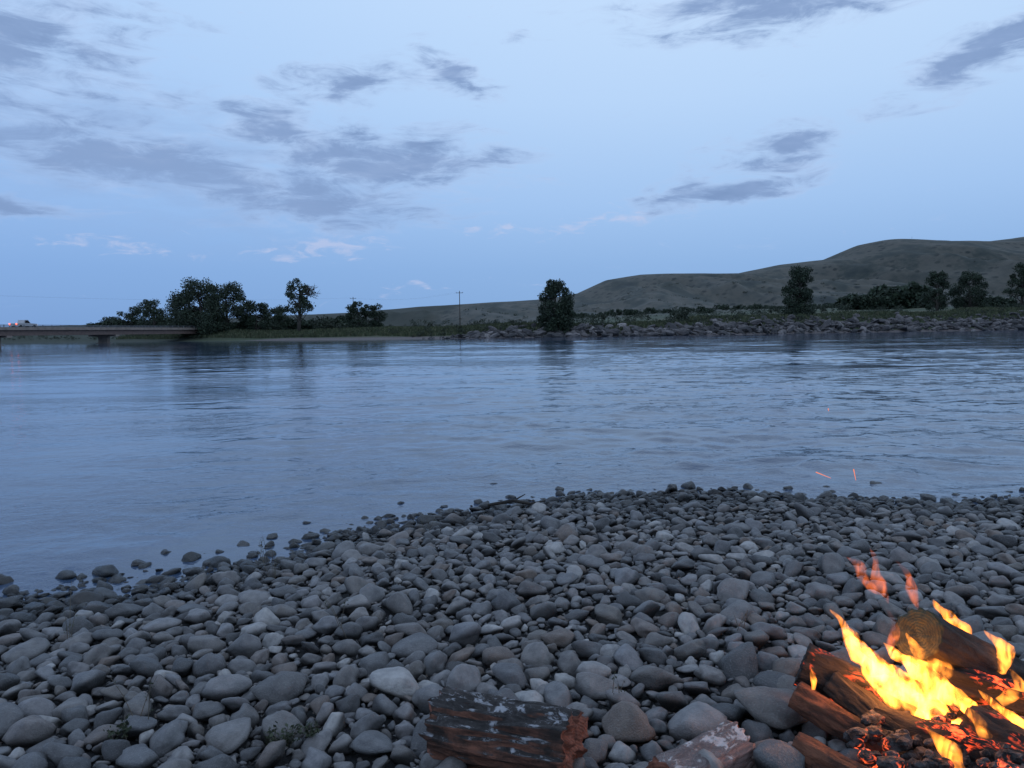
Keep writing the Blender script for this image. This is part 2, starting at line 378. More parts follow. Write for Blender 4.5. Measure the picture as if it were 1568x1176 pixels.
# riprap on far bank
m_rr,nt,out=newmat('riprap_rock')
rnd=nt.nodes.new('ShaderNodeObjectInfo').outputs['Random']; tc=nt.nodes.new('ShaderNodeTexCoord').outputs['Object']
cr=ramp(nt,rnd,[(0,(.035,.034,.037)),(.4,(.08,.073,.072)),(.7,(.13,.115,.112)),(.92,(.19,.17,.165)),(1,(.28,.25,.24))])
cr=mix(nt,maprange(nt,noise(nt,tc,2.5,4,.6),.4,.7,0,.7),cr,(.03,.03,.033))
finish(nt,out,Base_Color=cr,Roughness=.9)
rc=rock_coll('riprap_rock',8,m_rr,2,.5,1.3,True,.62)
p2=[];
for _ in range(3200):
    x=random.uniform(-22,230)
    dens=min(1,(x+22)/22)
    if random.random()>dens: continue
    e=random.triangular(-.8,9.0,2.0)*(.25+.75*dens)
    p2.append((x,float(lerp_tab(x,FAR))-(fbm(np.array([x*.08+90]),np.array([3.]),3,9)[0]-.44)*5+e,random.uniform(.35,1.15)*(.5+.5*dens)*random.choice((.6,1,1,1.5))))
p2=np.array(p2); h2=height(p2[:,0],p2[:,1])
n2_=len(p2)
instancer('riprap_rocks',np.stack([p2[:,0],p2[:,1],h2+p2[:,2]*.15],-1),np.stack([rng.normal(0,.35,n2_),rng.normal(0,.35,n2_),rng.uniform(0,6.28,n2_)],-1),
  np.stack([p2[:,2]*rng.uniform(.9,1.6,n2_),p2[:,2],p2[:,2]*rng.uniform(.5,.95,n2_)],-1),rng.integers(0,8,n2_),rc)

# ---------------------------------------------------------------- vegetation
def leafmat(name,c1,c2,c3):
    m,nt,out=newmat(name)
    g=nt.nodes.new('ShaderNodeNewGeometry'); r=g.outputs['Random Per Island']
    c=ramp(nt,r,[(0,c1),(.5,c2),(1,c3)])
    c=mix(nt,maprange(nt,noise(nt,g.outputs['Position'],.5,3,.6),.35,.65,0,.6),c,tuple(v*.45 for v in c1))
    finish(nt,out,Base_Color=c,Roughness=.75); return m
m_leaf=leafmat('tree_leaves',(.018,.032,.018),(.033,.054,.028),(.056,.080,.042))
m_leaf2=leafmat('shrub_leaves',(.022,.034,.019),(.038,.052,.029),(.062,.070,.042))
m_gr=leafmat('bank_grass_blades',(.038,.052,.021),(.062,.078,.031),(.11,.108,.056))
m_bark,nt,out=newmat('tree_bark')
P=nt.nodes.new('ShaderNodeNewGeometry').outputs['Position']
finish(nt,out,Base_Color=ramp(nt,noise(nt,scaled(nt,P,(3,3,.6)),2,4,.6),[(.3,(.035,.03,.026)),(.7,(.10,.085,.07))]),Roughness=.95)
def leaves(C,rad,n,size):
    C=np.asarray(C); k=rng.integers(0,len(C),n); d=rng.normal(size=(n,3)); d/=np.linalg.norm(d,axis=1)[:,None]
    rr=rng.uniform(.15,1,n)**.5*rng.uniform(.8,1.15,n)
    p=C[k]+d*(np.asarray(rad)[k]*rr)[:,None]*np.array([1,1,.8])
    u=rng.normal(size=(n,3)); u/=np.linalg.norm(u,axis=1)[:,None]
    v=np.cross(u,rng.normal(size=(n,3))); v/=np.linalg.norm(v,axis=1)[:,None]
    s=(size*rng.uniform(.5,1.3,n))[:,None]
    return np.stack([p-u*s,p-v*s*.6,p+u*s,p+v*s*.6],1)
def tree(x,y,H,W,clumps=34,nl=5200,ls=.26,low=.12,bare=False,cr=.17):
    z=hz(x,y)-.2; e=empty('cottonwood_tree',(x,y,z))
    vs=[];fs=[]
    lean=random.uniform(-.05,.05)*H
    top=Vector((lean,random.uniform(-.3,.3),H*.82))
    tp=[Vector((0,0,0)),Vector((lean*.2,.1,H*.2)),Vector((lean*.5+.2,0,H*.45)),Vector((lean*.8,.1,H*.65)),top]
    tr=H*.026+.05
    tube(vs,fs,tp,[tr*1.3,tr,tr*.75,tr*.45,tr*.12],9)
    C=[];Rr=[]
    for i in range(clumps):
        for _ in range(20):
            h=random.uniform(low,1.0); t=(h-low)/(1-low)
            env=(math.sin(math.pi*min(1,(t*.80+.16)))**.5)*W/2*.84
            a=random.uniform(0,6.283); r=env*random.uniform(.1,1)**.5
            p=Vector((math.cos(a)*r+lean*t,math.sin(a)*r,h*H*.93))
            if all((p-q).length>W*.09 for q in C): break
        C.append(p); Rr.append(W*cr*random.uniform(.6,1.25)*(1-.2*t))
        s=min(.9,max(.1,(h-.18-random.uniform(0,.15)))); k=s/.82*4; k0=min(3,int(k)); st=tp[k0].lerp(tp[k0+1],min(1,k-k0)) if s<.82 else tp[3]
        mid=st.lerp(p,.5)+Vector((0,0,-.03*H*random.random()))
        tube(vs,fs,[st,mid,p],[tr*.3,tr*.2,tr*.06],5,False)
    if bare:
        for k in range(9):
            st=tp[3].lerp(tp[4],random.random()*.6); a=random.uniform(-.7,.5)
            p=st+Vector((W*random.uniform(.35,.6)*math.cos(a),random.uniform(-1,1),H*random.uniform(-.12,.12)))
            tube(vs,fs,[st,st.lerp(p,.5)+Vector((0,0,.5)),p],[tr*.4,tr*.25,tr*.06],5,False)
            for j in range(3):
                q=p.lerp(st,random.uniform(.1,.5)); tube(vs,fs,[q,q+Vector((random.uniform(0,1.2),random.uniform(-.8,.8),random.uniform(.4,1.5)))],[tr*.12,.02],4,False)
    mesh_obj('trunk_and_limbs',vs,fs,[m_bark],True,e)
    quads_obj('crown_foliage',leaves([tuple(c) for c in C],Rr,nl,ls),[m_leaf],e)
    return e
def shrubs(name,items,mat_,per=260,ls=.16):
    Q=[]
    for x,y,h,w_ in items:
        z=hz(x,y); k=max(4,int(w_*1.2)); C=[(x+random.uniform(-.42,.42)*w_,y+random.uniform(-.3,.3)*w_,z+h*random.uniform(.12,.70)) for _ in range(k)]
        Q.append(leaves(C,[h*random.uniform(.25,.42) for _ in C],int(per*max(1,w_*h/8)),ls*max(.6,h/3)))
    return quads_obj(name,np.concatenate(Q),[mat_])
U=lambda px,y:(px-784)/1162*y
tree(U(312,222),222,16.2,18,64,15000,.28,.04,cr=.17)
tree(U(350,230),230,15.0,15.5,50,11000,.28,.04)
tree(U(288,232),232,12.8,12,38,8000,.28,.03)
tree(U(394,232),232,9.6,10,30,6000,.26,.03)
tree(U(460,214),214,16.0,10.5,30,4300,.25,.42,bare=True,cr=.15)
tree(U(240,300),300,14,16,36,6600,.32,.03)
tree(U(205,320),320,12.0,15,34,5600,.32,.03)
tree(U(172,340),340,8.0,12,26,3600,.32,.03)
tree(U(430,245),245,8.2,10,26,4400,.26,.03)
tree(U(552,235),235,9.0,9,30,5600,.25,.03)
tree(U(575,240),240,8.0,8,26,4400,.25,.03)
tree(U(853,177),177,12.2,9.2,60,17500,.22,.0,cr=.195)
tree(U(1222,204),204,14.0,9.4,54,15500,.23,.0,cr=.185)
tree(U(1434,250),250,14.0,9.5,36,7200,.27,.08)
tree(U(1484,255),255,13.4,14,44,9600,.27,.04)
tree(U(1563,240),240,15.5,10.5,40,8500,.27,.04)
tree(U(1640,250),250,15,12,32,5200,.26,.05)
tree(U(-60,300),300,13,14,30,4000,.3,.05)
mass=[]
for px in range(1300,1425,7):
    y=330+random.uniform(-15,15); mass.append((U(px,y),y,random.uniform(9,12)*(1 if px>1335 else .7),9))
for px in range(1495,1545,8): mass.append((U(px,330),330,random.uniform(5,7),9))
for px in range(150,300,6):
    y=330+random.uniform(-10,20); mass.append((U(px,y),y,random.uniform(5,7.5),9))
for px in range(-60,290,7):
    y=430+random.uniform(-15,15); mass.append((U(px,y),y,random.uniform(2.0,3.2),12))
for px in range(360,540,6):
    y=262+random.uniform(-12,12); mass.append((U(px,y),y,random.uniform(3.5,6.0),8))
for px in range(880,1300,9):
    y=random.uniform(480,640); mass.append((U(px,y),y,random.uniform(2.5,5.5),10))
shrubs('distant_tree_mass',mass,m_leaf,190,.30)
it=[]
for px,y,h,w_ in [(918,215,4.2,5),(1042,186,4.6,7),(1030,190,3,5),(495,214,4.6,8),(510,212,4.2,6),(690,220,2.8,4),(950,240,3,6),(985,250,3,8),(1130,260,3,5),(1180,250,3.4,6),(1255,240,3.2,6),(1290,245,3.4,7),(1000,205,2,4)]:
    it.append((U(px,y),y,h,w_))
for _ in range(300):
    x=random.uniform(-30,260); y=float(lerp_tab(x,FAR))+random.uniform(5,16); it.append((x,y,random.uniform(.6,2.1),random.uniform(1.5,4)))
for _ in range(150):
    x=random.uniform(-215,-88); y=float(lerp_tab(x,FAR))+random.uniform(6,30); it.append((x,y,random.uniform(.8,1.7),random.uniform(3,6)))
for _ in range(360):
    y=random.uniform(230,620); x=U(random.uniform(560,1750),y); it.append((x,y,random.uniform(1.2,3.2),random.uniform(2,7)))
for _ in range(380):
    y=random.uniform(640,1000); x=U(random.uniform(700,1700),y); it.append((x,y,random.uniform(1.6,3.4),random.uniform(3,9)))
shrubs('bank_shrubs',it,m_leaf2,110,.22)
G=[]
n=36000
gx=rng.uniform(-120,240,n); ge=rng.uniform(0,1,n)**1.5*30
st_=np.clip((gx+22)/18,0,1); gy=lerp_tab(gx,FAR)+(8*(1-st_)+5.5*st_)+ge
gz=height(gx,gy); gh_=rng.uniform(.3,.9,n); ga=rng.uniform(-.5,.5,n)
P0=np.stack([gx,gy,gz-.05],-1); dx=np.stack([np.cos(ga),np.sin(ga),np.zeros(n)],-1)*rng.uniform(.12,.35,n)[:,None]; up=np.stack([rng.normal(0,.15,n),rng.normal(0,.1,n),gh_],-1)
quads_obj('bank_grass',np.stack([P0-dx,P0+dx,P0+dx*.4+up,P0-dx*.5+up],1),[m_gr])

# ---------------------------------------------------------------- bridge and pickup
def simple(name,c,rough=.8,amp=.25,scale=2.0,metal=0.0):
    m,nt,out=newmat(name); P=nt.nodes.new('ShaderNodeNewGeometry').outputs['Position']
    col=mix(nt,maprange(nt,noise(nt,P,scale,5,.6),.3,.7,0,1),tuple(v*(1-amp) for v in c),tuple(min(1,v*(1+amp)) for v in c))
    finish(nt,out,Base_Color=col,Roughness=rough,Metallic=metal); return m
m_conc=simple('weathered_concrete',(.26,.21,.18),.9,.25,.8); m_steel=simple('girder_steel',(.15,.10,.085),.6); m_rail=simple('guard_rail',(.14,.14,.15),.5)
m_asph=simple('asphalt',(.05,.05,.052),.9)
br=empty('highway_bridge')
A=Vector((-121,70,0)); B=Vector((-91,236,0)); dirb=(B-A).normalized(); Lb=(B-A).length; rotb=Matrix.Rotation(math.atan2(dirb.y,dirb.x),3,'Z'); perp=Vector((-dirb.y,dirb.x,0))
mid=(A+B)/2
def bpart(nm,mat_,items):
    vs=[];fs=[]
    for c,s in items: box(vs,fs,c,s,rotb)
    return mesh_obj(nm,vs,fs,[mat_],False,br)
bpart('deck_slab',m_conc,[(mid+Vector((0,0,3.35)),(Lb,8.6,.32))])
bpart('road_surface',m_asph,[(mid+Vector((0,0,3.55)),(Lb,7.4,.06))])
bpart('parapets',m_conc,[(mid+perp*s*4.1+Vector((0,0,3.66)),(Lb,.28,.28)) for s in(-1,1)])
bpart('girders',m_steel,[(mid+perp*s+Vector((0,0,2.62)),(Lb,.4,1.10)) for s in(-3.6,-1.2,1.2,3.6)])
rails=[(mid+perp*s*4.1+Vector((0,0,z)),(Lb,.06,.07)) for s in(-1,1) for z in(4.02,4.28)]
for k in range(int(Lb/2.5)+1):
    for s in(-1,1): rails.append((A+dirb*k*2.5+perp*s*4.1+Vector((0,0,4.04)),(.12,.12,.48)))
bpart('guard_rails',m_rail,rails)
pc=[]
for dd in(22,54.5,86.5,118.5):
    c=A+dirb*dd
    pc+= [(c+Vector((0,0,1.85)),(1.3,7.6,.42))]
    pc+= [(c+Vector((0,0,-.08)),(1.1,2.4,3.44))]
    pc+= [(c+Vector((0,0,-1.3)),(1.6,3.4,2.8))]
bpart('piers',m_conc,pc)
m_paint=simple('vehicle_paint',(.45,.45,.47),.35,.05); m_glass=simple('vehicle_glass',(.02,.02,.025),.1); m_tyre=simple('tyre_rubber',(.02,.02,.02),.9)
def emis(name,c,s):
    m,nt,out=newmat(name); e=N(nt,'ShaderNodeEmission',Color=(*c,1),Strength=s); nt.links.new(e.outputs[0],out.inputs[0]); return m
m_tail=emis('tail_lamp',(1,.12,.06),5); m_head=emis('head_lamp',(1,.8,.7),3)
tp_=A+dirb*96.5-perp*(-2.0); pk=empty('pickup_truck',(tp_.x,tp_.y,3.58)); pk.rotation_euler=(0,0,math.atan2(dirb.y,dirb.x))
def prism(nm,prof,wd,mat_,y0=0,bev=.05):
    bm=bmesh.new(); a=[bm.verts.new((x,y0-wd/2,z)) for x,z in prof]; b=[bm.verts.new((x,y0+wd/2,z)) for x,z in prof]
    bm.faces.new(a); bm.faces.new(b[::-1])
    for i in range(len(prof)): j=(i+1)%len(prof); bm.faces.new((a[i],b[i],b[j],a[j]))
    bmesh.ops.recalc_face_normals(bm,faces=bm.faces)
    if bev: bmesh.ops.bevel(bm,geom=bm.edges[:],offset=bev,segments=2,affect='EDGES')
    me=bpy.data.meshes.new(nm); bm.to_mesh(me); bm.free(); me.materials.append(mat_); o=bpy.data.objects.new(nm,me); scene.collection.objects.link(o); o.parent=pk; return o
prism('body',[(-2.8,.5),(-2.8,1.12),(-.75,1.14),(-.7,1.1),(.9,1.15),(2.6,1.05),(2.8,.85),(2.8,.45)],1.95,m_paint)
prism('cab',[(-.75,1.13),(-.6,1.85),(.35,1.88),(1.05,1.14)],1.75,m_paint,0,.06)
prism('side_windows',[(-.55,1.22),(-.47,1.74),(.3,1.76),(.8,1.22)],1.79,m_glass,0,0)
prism('windshield',[(.48,1.78),(.5,1.8),(1.06,1.2),(1.04,1.18)],1.5,m_glass,0,0)
vs=[];fs=[]
for x in(-1.8,1.85):
    for y in(-.88,.88): tube(vs,fs,[(x,y-.13,.4),(x,y+.13,.4)],[.4,.4],20)
mesh_obj('wheels',vs,fs,[m_tyre],False,pk)
vs=[];fs=[]
for y in(-.85,.85): box(vs,fs,(-2.82,y,.95),(.06,.22,.36))
mesh_obj('tail_lamps',vs,fs,[m_tail],False,pk)
vs=[];fs=[]
for y in(-.75,.75): box(vs,fs,(2.81,y,.8),(.06,.3,.18))
mesh_obj('head_lamps',vs,fs,[m_head],False,pk)

m_pole=simple('pole_wood',(.07,.055,.045),.9); m_wire=simple('wire_metal',(.14,.16,.20),.6)
poles=[]
for x,y,h in [(U(706,255),255,12.6),(-150,175,15),(-62,300,13),(U(1210,900),900,12),(U(1393,1395),1395,12)]:
    z=hz(x,y); e=empty('utility_pole',(x,y,z)); vs=[];fs=[]
    tube(vs,fs,[(0,0,-.5),(0,0,h)],[.17,.11],8); mesh_obj('pole',vs,fs,[m_pole],True,e)
    vs=[];fs=[]; box(vs,fs,(0,0,h-.7),(2.4,.12,.14)); 
    for q in(-1.1,0,1.1): tube(vs,fs,[(q,0,h-.62),(q,0,h-.35)],[.06,.05],6)
    mesh_obj('crossarm',vs,fs,[m_pole],False,e); poles.append(Vector((x,y,z+h-.35)))
vs=[];fs=[]
for a_,b_ in((1,2),(2,0)):
    for q in(-1.1,1.1):
        p,r=poles[a_]+Vector((q,0,0)),poles[b_]+Vector((q,0,0))
        pp=[p.lerp(r,t/12)-Vector((0,0,4*1.6*(t/12)*(1-t/12))) for t in range(13)]
        tube(vs,fs,pp,[.008]*13,4,False)
mesh_obj('power_lines',vs,fs,[m_wire])

# ---------------------------------------------------------------- logs and campfire
def logmesh(name,p0,p1,r,mats,parent=None,seg=40,rings=34,rough=.10,taper=.9,prof=None,seed=0,endamp=.07):
    p0=Vector(p0);p1=Vector(p1);d=(p1-p0);L=d.length;d.normalize();u=d.cross(Vector((0,0,1))).normalized();w_=u.cross(d)
    vs=[];fs=[];mi=[]
    nr=6
    def rad(a,t):
        base=prof(a) if prof else 1
        q=Vector((math.cos(a)*2,math.sin(a)*2,t*L/r*.35+seed*5))
        q2=Vector((math.cos(a)*6,math.sin(a)*6,t*L/r*.6+seed*9))
        q3=Vector((math.cos(a)*15,math.sin(a)*15,t*L/r*1.3+seed*9))
        return r*base*(1+rough*mn.noise(q)+rough*.7*mn.noise(q2)+rough*.35*mn.noise(q3))*(1-(1-taper)*t)
    def eo(f,a,end): return r*endamp*(mn.noise(Vector((math.cos(a)*4*f,math.sin(a)*4*f,seed+20+end)))*1.4+.6*mn.noise(Vector((math.cos(a)*11*f,math.sin(a)*11*f,seed+40+end))))
    for i in range(rings+1):
        t=i/rings
        for k in range(seg):
            a=2*math.pi*k/seg; rr=rad(a,t)
            off=0
            if i in(0,rings): off=eo(1,a,0 if i==0 else 1)
            vs.append(p0+d*(t*L+off)+(w_*math.sin(a)+u*math.cos(a))*rr)
    for i in range(rings):
        for k in range(seg):
            a=i*seg+k;b=i*seg+(k+1)%seg; fs.append((a,b,b+seg,a+seg)); mi.append(0)
    for end,i in((0,0),(1,rings)):
        prev=[i*seg+k for k in range(seg)]
        for j in range(nr-1,0,-1):
            cur=[]
            for k in range(seg):
                a=2*math.pi*k/seg; f=j/nr; rr=rad(a,end)*f
                cur.append(len(vs)); vs.append(p0+d*(end*L+eo(f,a,end))+(w_*math.sin(a)+u*math.cos(a))*rr)
            for k in range(seg):
                q=(prev[k],prev[(k+1)%seg],cur[(k+1)%seg],cur[k]); fs.append(q[::-1] if end==0 else q); mi.append(1)
            prev=cur
        c=len(vs); vs.append(p0+d*(end*L+eo(0,0,end)))
        for k in range(seg):
            q=(prev[k],prev[(k+1)%seg],c); fs.append(q[::-1] if end==0 else q); mi.append(1)
    M=Matrix((d,u,w_)).transposed(); Mi=M.inverted()
    vs=[Mi@(v-p0) for v in vs]
    o=mesh_obj(name,vs,fs,mats,True,parent,mi); o.matrix_world=Matrix.Translation(p0)@M.to_4x4()
    return o
def barkmat(name,c1,c2,flake=None,fl=.55,glow=0,sc_=1.0,dark=None,top=None):
    m,nt,out=newmat(name); tc=nt.nodes.new('ShaderNodeTexCoord').outputs['Object']; g=nt.nodes.new('ShaderNodeNewGeometry')
    v=scaled(nt,tc,(7*sc_,24*sc_,24*sc_)); n=noise(nt,v,1.5,8,.7,.6); nn=noise(nt,scaled(nt,tc,(1,1.6,1.6)),16*sc_,8,.72,.5)
    c=mix(nt,maprange(nt,n,.38,.62),c1,c2); h=n
    if dark: c=mix(nt,maprange(nt,noise(nt,tc,8,5,.65),.48,.64),c,dark)
    nz=N(nt,'ShaderNodeSeparateXYZ',Vector=g.outputs['Normal']).outputs[2]
    if top:
        bk=mix(nt,maprange(nt,nn,.42,.62),top[0],top[1])
        c=mix(nt,maprange(nt,math_(nt,'ADD',nz,math_(nt,'MULTIPLY',math_(nt,'SUBTRACT',nn,.5),.9)),.50,.64),c,bk)
    if flake:
        f=math_(nt,'MULTIPLY',maprange(nt,nn,fl,fl+.04),maprange(nt,nz,.50,.75))
        c=mix(nt,f,c,flake); h=math_(nt,'ADD',n,math_(nt,'MULTIPLY',f,.4))
    ins=dict(Base_Color=c,Roughness=.85,Normal=bump(nt,math_(nt,'ADD',h,nn),1.0,.014))
    if glow:
        vo=noise(nt,scaled(nt,tc,(22,34,34)),1.0,4,.6,1.5)
        ma=math_(nt,'MULTIPLY',maprange(nt,vo,.50,.64),maprange(nt,noise(nt,tc,7,3,.5),.50,.68))
        ins['Emission_Color']=(1,.085,.02,1); ins['Emission_Strength']=math_(nt,'MULTIPLY',ma,glow)
    b=finish(nt,out,**ins); return m
def endmat(name,c1,c2,rings_=.6):
    m,nt,out=newmat(name); tc=nt.nodes.new('ShaderNodeTexCoord').outputs['Object']
    s=N(nt,'ShaderNodeSeparateXYZ',Vector=tc)
    yz=N(nt,'ShaderNodeCombineXYZ',X=0.0,Y=s.outputs[1],Z=s.outputs[2]).outputs[0]
    rr=N(nt,'ShaderNodeVectorMath',{'operation':'LENGTH'},i0=yz).outputs[1]
    n=noise(nt,yz,14,4,.6); ring=math_(nt,'SINE',math_(nt,'ADD',math_(nt,'MULTIPLY',rr,620),math_(nt,'MULTIPLY',n,12)))
    n2=noise(nt,tc,40,5,.7); n4=noise(nt,tc,18,4,.6)
    c=mix(nt,maprange(nt,ring,-1,1,0,rings_),c1,c2); c=mix(nt,maprange(nt,n2,.4,.7,0,.7),c,tuple(v*.4 for v in c1)); c=mix(nt,maprange(nt,n4,.4,.65,0,.7),c,tuple(v*.5 for v in c1))
    finish(nt,out,Base_Color=c,Roughness=.85,Normal=bump(nt,math_(nt,'ADD',n2,math_(nt,'MULTIPLY',ring,.10)),.8,.008)); return m
m_darkbark=barkmat('dark_bark',(.012,.010,.009),(.045,.036,.028))
m_char=barkmat('charred_wood',(.005,.004,.004),(.024,.020,.018),None,0,4)
m_split=barkmat('split_wood',(.050,.022,.014),(.23,.092,.055),(.38,.38,.40),.53,dark=(.026,.016,.012),top=((.016,.013,.012),(.085,.075,.072)))
m_pink=barkmat('peeled_log',(.16,.09,.075),(.42,.28,.25),(.55,.51,.50),.50,top=((.13,.10,.095),(.38,.31,.30)))
m_orange=barkmat('firewood',(.06,.022,.012),(.20,.075,.038),dark=(.022,.012,.009))
m_endg=endmat('mossy_log_end',(.050,.052,.026),(.11,.105,.05),.45); m_endr=endmat('cut_wood_end',(.20,.07,.042),(.40,.17,.11),.4); m_endc=endmat('charred_end',(.012,.01,.009),(.04,.03,.025))
def wedge(a):
    best=9
    for n_,d_ in ((math.radians(-90),.62),(math.radians(100),.78),(math.radians(35),.86),(math.radians(170),.95),(math.radians(-20),1.0)):
        c=math.cos(a-n_)
        if c>.05: best=min(best,d_/c)
    return min(best,1.18)
def halfround(a):
    best=1.0
    for n_,d_ in ((math.radians(-90),.72),(math.radians(-12),.86),(math.radians(205),.88)):
        c=math.cos(a-n_)
        if c>.05: best=min(best,d_/c)
    return best
logmesh('split_log',(-.24,2.36,.325),(.165,2.19,.335),.120,[m_split,m_endr],prof=halfround,rough=.24,seed=1,taper=1.02,rings=90,seg=110,endamp=.22)
logmesh('split_log',(.42,2.11,.28),(.69,2.28,.30),.074,[m_pink,m_endr],prof=halfround,rough=.20,seed=2,rings=50,seg=64,endamp=.22)
fire=empty('campfire',(0,0,0))
logmesh('top_log',(1.375,2.53,.545),(1.86,2.74,.27),.088,[m_darkbark,m_endg],fire,rough=.13,seed=3,seg=64,rings=60,endamp=.08)
logmesh('side_log',(.93,2.46,.375),(1.17,2.28,.27),.048,[m_orange,m_endr],fire,prof=wedge,seed=4,rough=.25)
logmesh('back_log',(1.00,2.58,.42),(1.30,2.42,.31),.07,[m_char,m_endc],fire,rough=.3,seed=5)
logmesh('front_log',(.85,2.25,.31),(1.10,2.06,.25),.047,[m_orange,m_endr],fire,prof=wedge,seed=6,rough=.25)
logmesh('ember_log',(1.40,2.55,.40),(1.80,2.36,.32),.062,[m_char,m_endc],fire,rough=.3,seed=7)
logmesh('charred_log',(1.16,2.38,.32),(1.52,2.14,.29),.055,[m_char,m_endc],fire,rough=.35,seed=8)
logmesh('charred_log_2',(1.42,2.32,.34),(1.62,2.08,.28),.06,[m_char,m_endc],fire,rough=.35,seed=9)
logmesh('bark_slab',(1.08,2.50,.40),(1.22,2.30,.30),.05,[m_darkbark,m_endc],fire,prof=wedge,rough=.35,seed=10)
m_emb,nt,out=newmat('ember_bed'); P=nt.nodes.new('ShaderNodeNewGeometry').outputs['Position']
ma=math_(nt,'MULTIPLY',maprange(nt,noise(nt,P,38,4,.65,1.0),.54,.70),maprange(nt,noise(nt,P,7,4,.6),.50,.64))
nn=noise(nt,P,40,4,.6)
finish(nt,out,Base_Color=ramp(nt,nn,[(.4,(.008,.007,.007)),(.7,(.10,.095,.095))]),Roughness=.95,Emission_Color=(1,.12,.03,1),Emission_Strength=math_(nt,'MULTIPLY',ma,5),Normal=bump(nt,nn,1.0,.02))
vs=[];fs=[]
for i in range(15):
    for k in range(48):
        a=2*math.pi*k/48; r=.40*i/14; x=1.42+r*math.cos(a)*1.05; y=2.33+r*math.sin(a)*.85
        vs.append((x,y,.245+.06*(1-(i/14)**2)+.03*mn.noise(Vector((x*14,y*14,1)))))
for i in range(14):
    for k in range(48): fs.append((i*48+k,(i+1)*48+k,(i+1)*48+(k+1)%48,i*48+(k+1)%48))
mesh_obj('ember_bed',vs,fs,[m_emb],True,fire)
vs=[];fs=[]
for _ in range(240):
    a=random.uniform(0,6.28); r=.38*math.sqrt(random.random()); c=Vector((1.42+r*math.cos(a),2.30+r*math.sin(a)*.85,.29+.06*random.random()))
    bm=bmesh.new(); bmesh.ops.create_icosphere(bm,subdivisions=2,radius=random.uniform(.010,.03)); b=len(vs)
    sxx,syy=random.uniform(.8,1.8),random.uniform(.6,1.1)
    for v in bm.verts: vs.append(c+Vector((v.co.x*sxx,v.co.y*syy,v.co.z*.8))*1.0+v.co*.5*mn.noise(v.co*60+c*9))
    for f in bm.faces: fs.append(tuple(b+v.index for v in f.verts))
    bm.free()
mesh_obj('coals',vs,fs,[m_emb],False,fire)
def bigrock(x,y,z,s,rot,nm='fire_ring_rock'):
    src=sc.objects[random.randrange(16)].data.copy(); o=bpy.data.objects.new(nm,src); scene.collection.objects.link(o); o.parent=fire
    o.location=(x,y,z); o.scale=s; o.rotation_euler=rot
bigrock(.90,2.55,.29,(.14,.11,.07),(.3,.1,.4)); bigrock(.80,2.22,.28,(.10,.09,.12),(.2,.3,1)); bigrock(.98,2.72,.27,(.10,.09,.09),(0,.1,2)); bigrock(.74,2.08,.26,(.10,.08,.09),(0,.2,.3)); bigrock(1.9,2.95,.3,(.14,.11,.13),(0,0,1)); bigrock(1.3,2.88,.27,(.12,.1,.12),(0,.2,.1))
def flamemat(name,s,col=(1,.29,.034)):
    m,nt,out=newmat(name); P=nt.nodes.new('ShaderNodeNewGeometry').outputs['Position']
    n=noise(nt,scaled(nt,P,(30,30,12)),1.0,2,.55,1.2)
    e=N(nt,'ShaderNodeEmission',Color=(*col,1),Strength=math_(nt,'MULTIPLY',maprange(nt,n,.37,.63,.08,1,True),s)); nt.links.new(e.outputs[0],out.inputs['Volume']); return m
m_f1=flamemat('flame_core',270); m_f2=flamemat('flame_mid',130); m_f3=flamemat('flame_wisp',34,(1,.20,.05))
def flame(nm,pts_,rads,mat_,seed=0,fl=.6):
    P_=[Vector(p) for p in pts_]; n=len(P_); path=[];rr=[]
    for i in range(n-1):
        a=P_[max(i-1,0)];b=P_[i];c=P_[i+1];d=P_[min(i+2,n-1)]
        for k in range(8):
            t=k/8; q=.5*((2*b)+(c-a)*t+(2*a-5*b+4*c-d)*t*t+(3*b-a-3*c+d)*t**3)
            path.append(q+Vector((mn.noise(q*16+Vector((seed,0,0))),mn.noise(q*16+Vector((0,seed,5))),0))*.012)
            rr.append(rads[i]*(1-t)+rads[i+1]*t)
    path.append(P_[-1]); rr.append(rads[-1])
    vs=[];fs=[]; tube(vs,fs,path,[max(.0008,r) for r in rr],16)
    for i,v in enumerate(vs):
        c=path[i//16]; d=v-c
        d.y*=fl; k=1+.75*mn.noise(Vector((v.x*24+seed*3,v.y*24,v.z*15)))
        vs[i]=c+d*k
    return mesh_obj(nm,vs,fs,[mat_],True,fire)
flame('flame_1',[(1.44,2.28,.29),(1.36,2.36,.34),(1.27,2.40,.40),(1.19,2.44,.46),(1.13,2.47,.54),(1.085,2.48,.63)],[.02,.046,.052,.044,.026,.001],m_f1,1)
flame('flame_2',[(1.34,2.42,.36),(1.24,2.47,.43),(1.17,2.50,.50),(1.13,2.52,.57),(1.07,2.52,.64)],[.02,.036,.032,.015,.001],m_f2,2)
flame('flame_3',[(1.50,2.40,.34),(1.38,2.42,.42),(1.29,2.44,.49),(1.22,2.46,.55)],[.02,.038,.026,.001],m_f1,3)
flame('flame_4',[(1.64,2.08,.26),(1.60,2.18,.31),(1.54,2.28,.37),(1.47,2.34,.44)],[.018,.030,.022,.001],m_f1,4)
flame('flame_5',[(.985,2.44,.40),(.98,2.44,.43),(.975,2.44,.475)],[.008,.013,.001],m_f1,5)
flame('flame_6',[(1.45,2.50,.40),(1.43,2.48,.45),(1.36,2.48,.50),(1.30,2.46,.58)],[.02,.032,.016,.001],m_f2,6)
flame('flame_7',[(1.62,2.62,.42),(1.60,2.64,.50),(1.54,2.66,.56),(1.50,2.66,.62)],[.02,.03,.02,.001],m_f2,7)
flame('flame_8',[(1.28,2.60,.66),(1.23,2.6,.71),(1.20,2.6,.76),(1.15,2.6,.80)],[.002,.026,.020,.001],m_f3,8)
